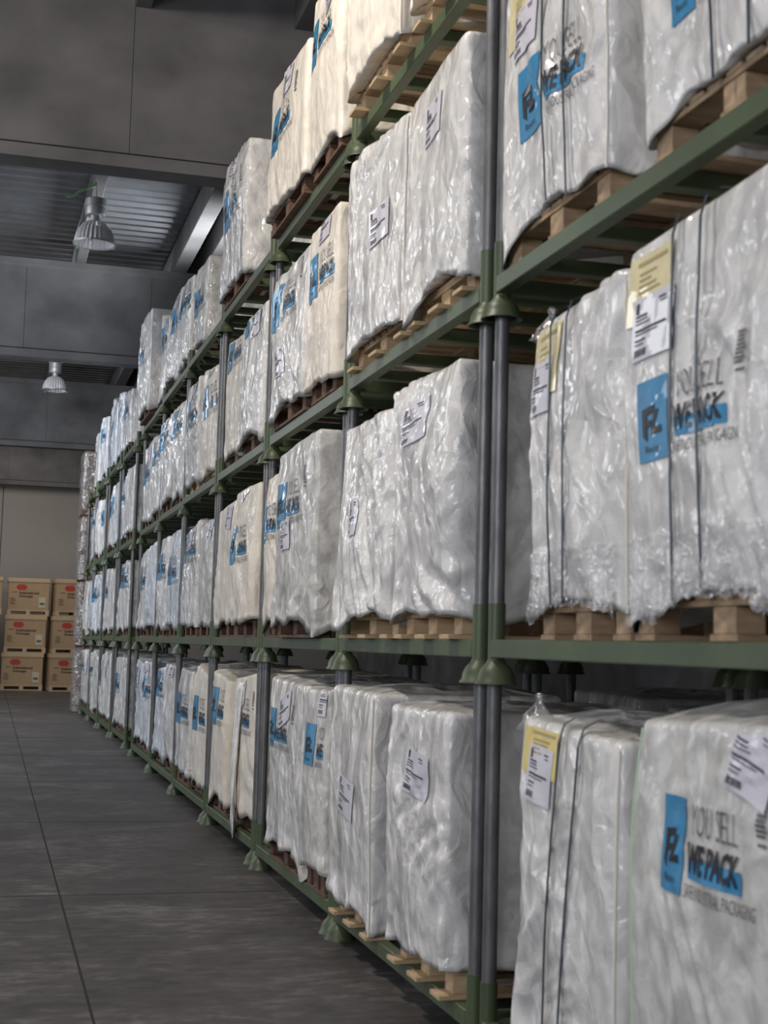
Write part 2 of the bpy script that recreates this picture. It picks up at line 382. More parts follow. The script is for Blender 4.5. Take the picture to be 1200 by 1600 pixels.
for c, (yc, xc) in enumerate(COLS):
    for L_ in range(4):
        if c == 0 and L_ == 3: continue
        k = L_ < 3
        o = first[k]
        if o is None: o = copy_tree(pr if k else pr4)
        first[k] = None
        o.location = (xc+rnd.uniform(-.006, .006)*(L_ > 0), yc+rnd.uniform(-.012, .012)*(L_ > 0), L_*H)
        what = 'carrying the nearer bags' if c == 0 else 'under white bags'
        tag(o, 'green stacking rack frame %s, %s, %s from the camera' % (what, tiers[L_], bays[c]), 'rack', 'green stacking rack frames')

# rack frames of the row standing behind, glimpsed through the gaps
for c in (0, 1):
    for L_ in (0, 1):
        o = copy_tree(pr); o.location = (COLS[c][1]+1.42, COLS[c][0]+0.1, L_*H)
        tag(o, 'green rack frame in the row behind, glimpsed through the gap, %s, %s' % (bays[c], tiers[L_]), 'rack', 'green rack frames of the row behind')

# ---------------------------------------------------------------- pallets
_bx = {}
def part_box(name, x0, x1, y0, y1, z0, z1, m, parent):
    k = (round(x1-x0, 4), round(y1-y0, 4), round(z1-z0, 4), m.name)
    if k not in _bx:
        a, b, c_ = k[0]/2, k[1]/2, k[2]/2
        o = MB().box(-a, a, -b, b, -c_, c_, 0.002).build(name, m, parent); _bx[k] = o.data
    else:
        o = bpy.data.objects.new(name, _bx[k]); COL.objects.link(o); o.parent = parent
    o.location = ((x0+x1)/2, (y0+y1)/2, (z0+z1)/2); return o
def pallet(cx, cy, z, lx, ly, kind, label, m):
    """kind A: boards along the row below; B: skids poking into the aisle"""
    t = empty('wooden_pallet', (cx, cy, z)); tag(t, label, 'pallet', 'wooden pallets under the bags')
    hx, hy = lx/2, ly/2
    bx = [(-hx, -hx+0.10), (-0.07, 0.07), (hx-0.10, hx)]; by = [(-hy, -hy+0.11), (-0.065, 0.065), (hy-0.11, hy)]
    for (a, b) in bx:
        for (c_, d) in by: part_box('block', a+0.004, b-0.004, c_+0.003, d-0.003, 0.021, 0.097, m, t)
    if kind == 'A':
        for (a, b) in bx: part_box('bottom_board', a, b, -hy, hy, 0, 0.020, m, t)
        for (c_, d) in by: part_box('stringer_board', -hx, hx, c_, d, 0.098, 0.116, m, t)
        n = 7
        for k in range(n):
            a = -hx+(lx-0.11)*k/(n-1); part_box('top_board', a, a+0.11, -hy, hy, 0.1165, 0.134, m, t)
    else:
        ext = 0.06 if kind == 'B' else 0.0
        for (c_, d) in by: part_box('bottom_board', -hx-ext, hx, c_-0.01, d+0.01, 0, 0.020, m, t)
        for (a, b) in bx: part_box('stringer_board', a, b, -hy, hy, 0.098, 0.116, m, t)
        n = 9
        for k in range(n):
            a = -hy+(ly-0.085)*k/(n-1); part_box('top_board', -hx, hx, a, a+0.085, 0.1165, 0.134, m, t)
    return t

# ---------------------------------------------------------------- bags
def sm(a, b, x):
    t = min(1, max(0, (x-a)/(b-a))); return t*t*(3-2*t)
class Bag:
    """bulk bag: rounded box of cloth with bulges, folds and a hanging hem"""
    def __init__(s, yf, yn, x0, dep, zb, ztf, ztn, seed, cell, wr=1.0, lean=0.0, hem=1.0, cap=0.0, fold=0.5):
        s.yf, s.yn, s.x0, s.dep, s.zb, s.ztf, s.ztn, s.seed, s.wr, s.lean, s.hem, s.capz, s.fold = yf, yn, x0, dep, zb, ztf, ztn, seed, wr, lean, hem, cap, fold
        s.cell = cell; s.rc = 0.035; s.rnd = random.Random(seed); s.off = Vector((seed*3.17 % 50, seed*7.31 % 50, seed*1.73 % 50))
        s.ang = s.rnd.uniform(-0.7, 0.7); s.cor = [s.rnd.choice((0, 0, 0.05, 0.09)), s.rnd.choice((0, 0, 0.05, 0.09))]
        s.make()
    def ztop(s, y): return s.ztn+(s.ztf-s.ztn)*min(1, max(0, (y-s.yn)/(s.yf-s.yn)))
    def loop(s):
        r = s.rc; W = s.yf-s.yn; D = s.dep; P = []
        nf = max(8, int((W-2*r)/s.cell)); nc = 4
        for k in range(nf+1):
            u = k/nf; P.append((s.x0, s.yf-r-(W-2*r)*u, -1, 0))
        s.nf = nf
        def corner(cx, cy, a0):
            for k in range(1, nc):
                a = a0+R(90)*k/nc; P.append((cx+r*math.cos(a), cy+r*math.sin(a), math.cos(a), math.sin(a)))
        corner(s.x0+r, s.yn+r, R(180))
        nd = max(6, int((D-2*r)/(s.cell*1.4)))
        for k in range(nd+1): P.append((s.x0+r+(D-2*r)*k/nd, s.yn, 0, -1))
        corner(s.x0+D-r, s.yn+r, R(270))
        nb = 6
        for k in range(nb+1): P.append((s.x0+D, s.yn+r+(W-2*r)*k/nb, 1, 0))
        corner(s.x0+D-r, s.yf-r, 0)
        nd = max(5, int((D-2*r)/(s.cell*2.5)))
        for k in range(nd+1): P.append((s.x0+D-r-(D-2*r)*k/nd, s.yf, 0, 1))
        corner(s.x0+r, s.yf-r, R(90))
        return P
    def disp(s, x, y, z, v, nx, ny):
        p = Vector((x, y, z))+s.off
        big = mn.noise(p*1.5)*0.026 + mn.noise(Vector((p.x*3.4, p.y*3.4, p.z*1.8)))*0.008
        # long draped folds
        a = s.ang; ww = Vector((mn.noise(p*1.3), mn.noise(p*1.3+Vector((9, 2, 4))), mn.noise(p*1.3+Vector((3, 8, 1)))))*0.35
        q = p+ww; h_ = q.y*math.cos(a)+q.z*math.sin(a)+q.x*0.9; g = -q.y*math.sin(a)+q.z*math.cos(a)
        f = mn.noise(Vector((h_*7, g*1.3, q.x*2)))
        ridge = 1-min(1, abs(f)*2.6)
        mask = sm(-0.15, 0.35, mn.noise(p*1.1+Vector((5, 5, 5))))
        f2 = mn.noise(Vector((h_*3+4, g*9, q.x*3))); ridge2 = (1-min(1, abs(f2)*3.5))**1.5
        mask2 = sm(0.0, 0.4, mn.noise(p*1.5+Vector((15, 5, 25))))
        vf = (0.5-abs(mn.noise(Vector((y*6, x*6, z*0.6))+s.off)))*0.014*s.fold*(0.4+0.6*v)*(1-sm(0.78, 0.98, v))
        fine = mn.noise(p*15)*0.001
        d = big + ridge*mask*0.026 + ridge2*mask2*0.008 + vf + fine
        # hem crumple
        hm = 1-sm(0.0, 0.14, v)
        d += hm*s.hem*(mn.noise(p*9)*0.016+mn.noise(Vector((x*14, y*14, z*4))+s.off)*0.014+0.004)
        return (d-0.008)*s.wr
    def point(s, P, v, inset=0.0, dz=0.0):
        x, y, nx, ny = P
        zt = s.ztop(y); z = s.zb+(zt-s.zb)*v
        pr_ = Vector((x, y, z))+s.off
        d = s.disp(x, y, z, v, nx, ny)
        # belly
        u = (s.yf-y)/(s.yf-s.yn); b = math.sin(math.pi*min(1, max(0, v)))**0.8*0.03
        e = math.sin(math.pi*u)**0.6 if abs(nx) > 0.9 and 0 < u < 1 else 0.3
        d += b*e
        droop = 0
        if v < 0.12:
            k = 1-v/0.12; droop = k*s.hem*(-0.015-0.055*max(-0.3, mn.noise(Vector((x*3.5, y*3.5, 1.0))+s.off)*1.6))
            for (cy_, am) in ((s.yf, s.cor[0]), (s.yn, s.cor[1])):
                dd = abs(y-cy_)+abs(x-s.x0); droop -= k*am*max(0, 1-dd/0.30)
        zz = z+droop+dz
        ln = s.lean*(v-0.3)
        return Vector((x+nx*(d-inset)+ln, y+ny*(d-inset), zz))
    def make(s):
        L_ = s.loop(); n = len(L_); s.Lp = L_
        hgt = (s.ztf+s.ztn)/2-s.zb; nv = max(8, int(hgt/s.cell)); s.nv = nv
        rt_ = 0.03; V = []; rows = 0
        vm = 1-rt_/hgt; s.vm = vm
        # underside, then walls
        cx, cy = s.x0+s.dep/2, (s.yf+s.yn)/2
        for P in L_:
            p = s.point(P, 0, 0.05, 0.01); p.z = max(p.z, s.zb); V.append(p)
        rows += 1
        for j in range(nv+1):
            v = vm*j/nv
            for P in L_: V.append(s.point(P, v))
            rows += 1
        for k in (1, 2, 3):
            a = R(90)*k/3
            for P in L_: V.append(s.point(P, vm, rt_*(1-math.cos(a)), rt_*math.sin(a)))
            rows += 1
        base = rows-1
        cells = [0.06, 0.15, 0.3, 0.5, 0.75]
        for c_ in cells:
            for i, P in enumerate(L_):
                e = V[base*n+i]; q = Vector((e.x+(cx-e.x)*c_, e.y+(cy-e.y)*c_, e.z))
                o = s.off
                q.z += s.capz*math.sin(math.pi*min(1, c_)/2) + s.wr*(mn.noise(Vector((q.x*4, q.y*4, 0))+o)*0.025+mn.noise(Vector((q.x*11, q.y*11, 0))+o)*0.01)*sm(0, .2, c_)
                V.append(q)
            rows += 1
        F = []
        for j in range(rows-1):
            for i in range(n): F.append((j*n+i, j*n+(i+1) % n, (j+1)*n+(i+1) % n, (j+1)*n+i))
        zc = sum(V[(rows-1)*n+i].z for i in range(n))/n
        V.append(Vector((cx, cy, zc))); t = len(V)-1
        for i in range(n): F.append(((rows-1)*n+i, (rows-1)*n+(i+1) % n, t))
        V.append(Vector((cx, cy, s.zb))); t = len(V)-1
        for i in range(n): F.append(((i+1) % n, i, t))
        s.V, s.F, s.n = V, F, n
    def surf(s, a, z, off=0.004):
        """a = metres from the far edge along the aisle face, z = height above the hem"""
        y = s.yf-a; r = s.rc; W = s.yf-s.yn
        u = min(1, max(0, (a-r)/(W-2*r)))*s.nf
        hgt = s.ztop(y)-s.zb; v = min(1, max(0, z/hgt/s.vm))*s.nv
        i0 = min(s.nf-1, int(u)); j0 = min(s.nv-1, int(v)); fu = u-i0; fv = v-j0
        g = lambda i, j: s.V[(j+1)*s.n+i]
        p = g(i0, j0)*(1-fu)*(1-fv)+g(i0+1, j0)*fu*(1-fv)+g(i0, j0+1)*(1-fu)*fv+g(i0+1, j0+1)*fu*fv
        return Vector((p.x-off, p.y, p.z))

class Decal:
    def __init__(s, bag, a, z, rot=0.0, sx=1.0, sy=1.0): s.b = bag; s.a = a; s.z = z; s.c = math.cos(rot); s.s = math.sin(rot); s.sx = sx; s.sy = sy
    def pt(s, p, q, off):
        p *= s.sx; q *= s.sy
        return s.b.surf(s.a+p*s.c-q*s.s, s.z+p*s.s+q*s.c, off)
    def rect(s, mb, p0, p1, q0, q1, off=0.004, slant=0.0):
        n = max(1, int((p1-p0)/0.02)); m = max(1, int((q1-q0)/0.02)); V = []; F = []
        for j in range(m+1):
            for i in range(n+1):
                q = q0+(q1-q0)*j/m; V.append(s.pt(p0+(p1-p0)*i/n+slant*(q-q0), q, off))
        for j in range(m):
            for i in range(n):
                k = j*(n+1)+i; F.append((k, k+1, k+n+2, k+n+1))
        mb.add(V, F)
    def poly(s, mb, pts, off): mb.add([s.pt(p, q, off) for p, q in pts], [tuple(range(len(pts)))])
    def text(s, mb, body, p0, q0, w_, h_, off=0.006, **k):
        V, F = text_tris(body, **k); mb.add([s.pt(p0+x*w_, q0+y*h_, off) for x, y in V], F)

def logo(bag, root, a, z, scale=1.0, lw=1.0, detail=2, we=True):
    """printed panel: blue block with the monogram, slogan to its right"""
    d = Decal(bag, a, z, 0.0, scale*lw, scale)
    mb = MB(); d.rect(mb, 0, 0.25, 0, 0.27, 0.004)
    pan = mb.build('printed_logo_panel', M['print_blue'], root)
    mb = MB(); K = 1.35
    for pts in ([(0.035, 0.085), (0.060, 0.065), (0.064, 0.170), (0.034, 0.170)], [(0.034, 0.148), (0.034, 0.174), (0.116, 0.182), (0.108, 0.158)], [(0.056, 0.110), (0.056, 0.132), (0.092, 0.136), (0.088, 0.116)],
                [(0.112, 0.164), (0.138, 0.164), (0.104, 0.096), (0.078, 0.084)], [(0.078, 0.084), (0.082, 0.104), (0.150, 0.110), (0.154, 0.086)]):
        d.poly(mb, [(p*K, q) for p, q in pts], 0.0065)
    if detail > 1: d.text(mb, 'Recin', 0.065, 0.028, 0.11, 0.024, 0.0065)
    mb.build('logo_monogram', M['print_black'], pan)
    if not we: return
    d = Decal(bag, a+0.31*scale*lw-0.31*scale*0.0, z, 0.0, scale*(0.9+0.1*lw), scale)
    mb = MB(); d.rect(mb, 0.0, 0.31, 0.055, 0.115, 0.004); blu = mb.build('slogan_highlight', M['print_blue'], root)
    mb = MB(); d.text(mb, 'WE PACK', -0.003, 0.070, 0.30, 0.085, 0.0065, bold=0.035, shear=0.12); mb.build('slogan_lettering', M['print_black'], root)
    mb = MB()
    d.text(mb, 'YOU SELL', 0.01, 0.175, 0.27, 0.085, 0.0055, bold=-0.012)
    mb.build('slogan_thin_lettering', M['print_grey'], root); mb = MB()
    d.text(mb, 'SAFE INDUSTRIAL PACKAGING', -0.015, 0.002, 0.40, 0.038, 0.0055, bold=-0.004)
    mb.build('slogan_small_print', M['print_grey'], root)
    if a+0.78*scale < bag.yf-bag.yn and detail > 0:
        mb = MB(); r_ = random.Random(bag.seed)
        for k in range(8): d.rect(mb, 0.38, 0.38+r_.uniform(0.035, 0.055), 0.215+k*0.013, 0.224+k*0.013, 0.0055)
        d.rect(mb, 0.385, 0.43, 0.192, 0.201, 0.0055)
        mb.build('handling_marks', M['print_grey'], root)

def ship_label(bag, root, a, z, w_=0.27, h_=0.20, rot=0.0, off=0.007):
    d = Decal(bag, a, z, rot, w_/0.27, h_/0.20)
    mb = MB(); d.rect(mb, 0, 0.27, 0, 0.20, off); p = mb.build('shipping_label', M['paper'], root)
    mb = MB(); o2 = off+0.002; r_ = random.Random(bag.seed+5)
    d.rect(mb, 0.022, 0.042, 0.150, 0.184, o2)
    for q, l, t_ in ((0.138, 0.075, 0.007), (0.127, 0.08, 0.005), (0.116, 0.095, 0.004), (0.092, 0.20, 0.008), (0.082, 0.15, 0.004), (0.062, 0.07, 0.006), (0.050, 0.060, 0.004)): d.rect(mb, 0.022, 0.022+l, q, q+t_, o2)
    d.rect(mb, 0.17, 0.215, 0.172, 0.178, o2); d.rect(mb, 0.18, 0.22, 0.16, 0.164, o2)
    x = 0.022
    while x < 0.10:
        ww = r_.uniform(0.002, 0.006); d.rect(mb, x, x+ww, 0.014, 0.036, o2); x += ww+0.0025
    mb.build('label_printing', M['print_ink'], p)

def yellow_sheet(bag, root, a, z, w_, h_, rot, m):
    d = Decal(bag, a, z, rot)
    mb = MB(); d.rect(mb, 0, w_, 0, h_, 0.0055); p = mb.build('yellow_sheet', m, root)
    mb = MB(); r_ = random.Random(bag.seed+9)
    d.rect(mb, 0.04*w_/0.2, w_*0.86, h_*0.84, h_*0.90, 0.007)
    for k in range(4): d.rect(mb, w_*0.25, w_*(0.45+0.3*r_.random()), h_*(0.70-0.09*k), h_*(0.70-0.09*k)+0.008, 0.007)
    mb.build('sheet_printing', mat('faded_ink', (0.42, 0.34, 0.16), 0.6), p)

def strap(bag, root, a, lean=0.0):
    """tight band from over the top down to the pallet"""
    hgt = bag.ztop(bag.yf-a)-bag.zb; n = 40; pts = []
    for k in range(n+1):
        z = -0.02+hgt*0.965*k/n; pts.append(bag.surf(a+lean*k/n, max(z, 0), 0.006) + Vector((0, 0, min(z, 0))))
    xs = [p.x for p in pts]
    env = [min(xs[max(0, k-9):k+10]) for k in range(n+1)]
    for k in range(n+1):
        w_ = env[max(0, k-7):k+8]; pts[k] = Vector((sum(w_)/len(w_), pts[k].y, pts[k].z))
    # lower end tucks to the pallet, upper end runs back over the top
    t = pts[-1]; zt = bag.ztop(bag.yf-a)
    pts += [Vector((t.x+0.02, t.y, zt+0.004)), Vector((t.x+0.06, t.y, zt+0.02+bag.capz*0.2)), Vector((t.x+0.5, t.y, zt+0.03+bag.capz))]
    V = []; F = []
    for p in pts: V += [p+Vector((0, 0.0065, 0)), p-Vector((0, 0.0065, 0)), p+Vector((0.003, -0.0065, 0)), p+Vector((0.003, 0.0065, 0))]
    for k in range(len(pts)-1):
        for q in range(4): F.append((4*k+q, 4*k+(q+1) % 4, 4*k+4+(q+1) % 4, 4*k+4+q))
    obj('strap', V, F, M['strap'], root)

def edge_seam(bag, root, side, m, r=0.006):
    n = 36; pts = []
    P = bag.Lp[0] if side == 'far' else bag.Lp[bag.nf]
    i = (len(bag.Lp)-1) if side == 'far' else bag.nf+2
    for k in range(n+1):
        j = int(bag.nv*k/n); p = bag.V[(j+1)*bag.n+i]; q = bag.Lp[i]; pts.append(p+Vector((q[2], q[3], 0))*0.002)
    MB().tube(pts, r, 6).build('edge_seam', m, root, True)

def film_hem(bag, root, seed, drop=0.05):
    """ragged clear film hanging at the foot of the bag"""
    r_ = random.Random(seed); n = 46; W = bag.yf-bag.yn; V = []; F = []
    for k in range(n+1):
        a = W*k/n; 
        for j, z in enumerate((0.16, 0.10, 0.05, 0.0, -drop*0.5-r_.random()*drop*0.5)):
            p = bag.surf(a, max(z, 0), 0.010+0.010*r_.random()+(0.012 if j > 2 else 0)); p.z += min(z, 0)+0.015; V.append(p)
    for k in range(n):
        for j in range(4): F.append((5*k+j, 5*k+5+j, 5*k+6+j, 5*k+1+j))
    obj('film_hem', V, F, M['film'], root, True)

def film_ear(bag, root, side='far'):
    """knotted tuft of film standing up at the upper corner"""
    y = bag.yf-0.04 if side == 'far' else bag.yn+0.04
    zt = bag.ztop(y); x = bag.x0+0.05; mb = MB()
    prof = [(0.075, -0.05), (0.05, 0.0), (0.022, 0.035), (0.010, 0.055), (0.018, 0.075), (0.006, 0.085)]
    V = []; F = []; n = 14; r_ = random.Random(bag.seed+2)
    for (r, z) in prof:
        for k in range(n):
            a = 2*math.pi*k/n; rr = r*(1+0.25*math.sin(5*a+z*30)); V.append((x+rr*math.cos(a), y+rr*math.sin(a), zt+z))
    for i in range(len(prof)-1):
        for k in range(n): F.append((i*n+k, i*n+(k+1) % n, (i+1)*n+(k+1) % n, (i+1)*n+k))
    obj('film_tuft', V, F, M['film'], root, True)

# per bag: (bay, tier, half) -> overrides.  half n = nearer, f = farther
OV = {
 (0,0,'n'): dict(yf=4.07, yn=2.98, zf=1.44, zn=1.48, x0=1.90, m='bag_speckled', logo=(0.25, 0.65, 1.0, 0.6), seam='seam_green', cap=0.09, ship=(0.62, 0.98, -0.25, 0.22), d='speckled off-white bulk bag with green seam and blue print'),
 (0,0,'f'): dict(yf=5.00, yn=4.17, zf=1.40, zn=1.36, x0=1.90, logo=None, straps=(0.29, 0.43), slean=0.14, yellow=(0.05, 0.885, 0.33, 0.17, -0.05, 'yellow'), ship=(0.10, 0.79, -0.08, 0.23), ear=1, wr=1.25, d='white bulk bag with yellow sheet and two dark straps'),
 (0,1,'f'): dict(yf=4.93, yn=4.12, zf=1.34, zn=1.38, x0=1.90, logo=None, straps=(0.27, 0.41), yellow=(0.03, 0.74, 0.28, 0.26, 0.0, 'yellow_pale'), ship=(0.05, 0.68, 0.0, 0.20), ear=1, hem=1, wr=1.2, d='white bulk bag with pale yellow sheet and straps'),
 (0,1,'n'): dict(yf=4.10, yn=2.95, zf=1.42, zn=1.47, x0=1.885, logo=(0.13, 0.40, 0.92, 0.95), straps=(0.38, 0.55), yellow=(0.04, 0.84, 0.30, 0.22, 0.0, 'yellow_pale'), ship=(0.09, 0.72, 0.0), hem=1, wr=1.2, cap=0.05, d='white bulk bag with blue print, yellow sheet, straps'),
 (0,2,'f'): dict(yf=5.33, yn=4.31, zf=1.42, zn=1.42, x0=1.90, logo=(0.24, 0.30, 1.05, 0.95), straps=(0.55, 0.72), yellow=(0.08, 0.72, 0.30, 0.26, 0.0, 'yellow_pale'), ship=(0.16, 0.65, 0.0), hem=0, cor=(0.0, 0.0), d='white bulk bag with blue print, yellow sheet, straps'),
 (0,2,'n'): dict(yf=4.03, yn=2.98, zf=1.42, zn=1.42, x0=1.90, logo=(0.22, 0.23, 1.0, 0.6), straps=(0.49, 0.70), hem=0, d='white bulk bag with straps and blue print'),
 (1,0,'n'): dict(yf=6.60, yn=5.74, zf=1.37, zn=1.37, x0=1.84, logo=None, ship=(0.34, 0.70, -0.12, 0.30), zb=0.30, d='plain white bulk bag with tilted paper label'),
 (1,0,'f'): dict(yf=7.80, yn=6.94, zf=1.42, zn=1.40, x0=1.84, logo=None, ship=(0.32, 0.48, -0.15, 0.29), zb=0.29, d='plain white bulk bag with slanted paper label'),
 (1,1,'n'): dict(yf=6.66, yn=5.75, zf=1.38, zn=1.40, x0=1.85, logo=None, ship=(0.30, 0.74, 0.1, 0.32), wr=1.5, d='crumpled plain white bulk bag'),
 (1,1,'f'): dict(yf=7.74, yn=6.70, zf=1.36, zn=1.33, x0=1.84, logo=None, ship=(0.34, 0.40, 0.0, 0.22), d='plain white bulk bag with low label'),
 (1,2,'n'): dict(yf=6.56, yn=5.67, zf=1.33, zn=1.34, x0=1.85, logo=None, ship=(0.32, 0.66, 0.0), d='smooth plain white bulk bag with paper label'),
 (1,2,'f'): dict(yf=7.76, yn=6.62, zf=1.40, zn=1.32, x0=1.85, logo=None, ship=(0.54, 0.44, 0.0, 0.34), d='tall plain white bulk bag with paper label'),
 (1,3,'n'): dict(yf=6.55, yn=5.67, zf=1.40, zn=1.40, x0=1.84, m='bag_cream', logo=None, d='cream bulk bag cut off by the picture top'),
 (1,3,'f'): dict(yf=7.76, yn=6.66, zf=1.40, zn=1.40, x0=1.82, m='bag_cream', logo=None, d='plain cream bulk bag in warm light'),
 (2,0,'n'): dict(yf=8.66, yn=8.12, zf=1.37, zn=1.38, x0=1.88, m='bag_speckled', logo=(0.12, 0.60, 0.92), ship=(0.34, 0.90, 0.0, 0.30), d='grey-white bulk bag with blue print'),
 (2,0,'f'): dict(yf=9.86, yn=8.70, zf=1.41, zn=1.38, x0=1.88, logo=(0.08, 0.62, 0.98, 1.2), d='white bulk bag with blue print at far edge'),
 (2,1,'n'): dict(yf=9.70, yn=8.45, zf=1.45, zn=1.47, x0=1.85, m='bag_speckled', logo=(0.12, 0.60, 1.12, 1.1), ship=(0.34, 0.44, 0), d='wide speckled bulk bag with blue print'),
 (2,1,'f'): dict(yf=10.36, yn=9.76, zf=1.36, zn=1.36, x0=1.90, m='bag_cream', logo=(0.03, 0.55, 1.0), d='narrow cream bulk bag with blue print'),
 (2,2,'n'): dict(yf=8.95, yn=8.20, zf=1.33, zn=1.34, x0=1.88, m='bag_cream', logo=(0.06, 0.52, 1.05), ship=(0.3, 0.85, 0), d='cream bulk bag with blue print'),
 (2,2,'f'): dict(yf=10.15, yn=9.02, zf=1.30, zn=1.30, x0=1.87, logo=(0.08, 0.57, 1.15, 1.1), ship=(0.3, 0.2, 0), d='creased white bulk bag with blue print'),
 (2,3,'n'): dict(yf=9.00, yn=8.15, zf=1.44, zn=1.46, x0=1.86, m='bag_cream', logo=(0.05, 0.58, 1.15, 0.8), d='tall cream bulk bag with blue print'),
 (2,3,'f'): dict(yf=10.42, yn=9.08, zf=1.36, zn=1.24, x0=1.84, m='bag_cream', logo=(0.18, 0.42, 1.2, 1.0), ship=(0.60, 0.75, 0.0), d='cream bulk bag with blue print by the gable view'),
 (3,3,'n'): dict(yf=12.85, yn=11.62, zf=1.52, zn=1.43, x0=1.88, logo=(0.2, 0.52, 1.25), ship=(0.5, 0.95, 0), side_note=1, d='large white bulk bag with writing on its side'),
 (3,3,'f'): None,
 (3,1,'n'): dict(m='bag_cream', x0=1.90, wr=1.2, logo=(0.10, 0.45, 1.15)),
 (3,2,'n'): dict(m='bag_white', logo=(0.15, 0.85, 1.1)),
 (3,2,'f'): dict(m='bag_cream', logo=(0.10, 0.75, 1.1)),
 (4,3,'n'): None,
 (4,3,'f'): dict(yn=14.45, yf=15.33, x0=1.98, zn=1.16, zf=1.22, m='bag_speckled', logo=(0.1, 0.3, 1.1)),
 (5,3,'n'): dict(zn=1.26, zf=1.36, logo=(0.2, 0.55, 1.3), m='bag_white'),
 (5,3,'f'): dict(zn=1.38, zf=1.34, logo=(0.3, 0.55, 1.3), m='bag_white'),
 (6,3,'n'): dict(zn=1.36, zf=1.52, logo=(0.2, 0.6, 1.3), m='bag_white', yf=19.0),
 (6,3,'f'): dict(yn=19.05, zn=1.62, zf=1.66, x0=1.86, logo=(0.1, 0.6, 1.3), m='bag_white'),
 (7,3,'n'): dict(x0=2.05, zn=1.10, zf=1.2, m='bag_speckled', logo=None),
 (7,3,'f'): dict(zn=1.2, zf=1.3, m='bag_white'),
 (3,0,'f'): dict(yn=12.0, logo=(0.1, 0.6, 1.2), m='bag_cream'),
 (3,0,'n'): dict(yf=11.8, logo=(0.2, 0.6, 1.1), m='bag_cream'),
}
nocol = {(10,3,'f'), (10,2,'f')}
bagroots = {}
def side_note(bag, root):
    """handwritten note in a ring on the cloth facing the camera"""
    cx, cz = bag.x0+0.62, bag.ztn-0.36; mb = MB(); r_ = random.Random(4)
    for k in range(16):
        a = 2*math.pi*k/16
        if k in (6, 7): continue
        p = Vector((cx+0.13*math.cos(a), bag.yn-0.045, cz+0.16*math.sin(a))); pts = [p+Vector((r_.uniform(-.02, .02), 0, r_.uniform(-.02, .02))) for _ in range(4)]
        mb.tube(pts, 0.0035, 5)
    mb.build('handwriting', M['print_black'], root)
def flap(bag, root, a, w_):
    """loose cloth flap hanging below the hem"""
    n, m_ = 14, 16; V = []; F = []
    for j in range(m_+1):
        for i in range(n+1):
            aa = a+w_*i/n*(0.55+0.45*j/m_); z = 1.0-1.14*j/m_
            p = bag.surf(aa, max(z, 0), 0.012+0.03*j/m_+0.012*math.sin(i*1.3+j*0.2)); p.z += min(z, 0); V.append(p)
    for j in range(m_):
        for i in range(n):
            k = j*(n+1)+i; F.append((k, k+1, k+n+2, k+n+1))
    o = obj('hanging_flap', V, F, M['bag_white'], root, True)
    so = o.modifiers.new('s', 'SOLIDIFY'); so.thickness = 0.003
gname = 'white bulk bags on pallets in the racks'
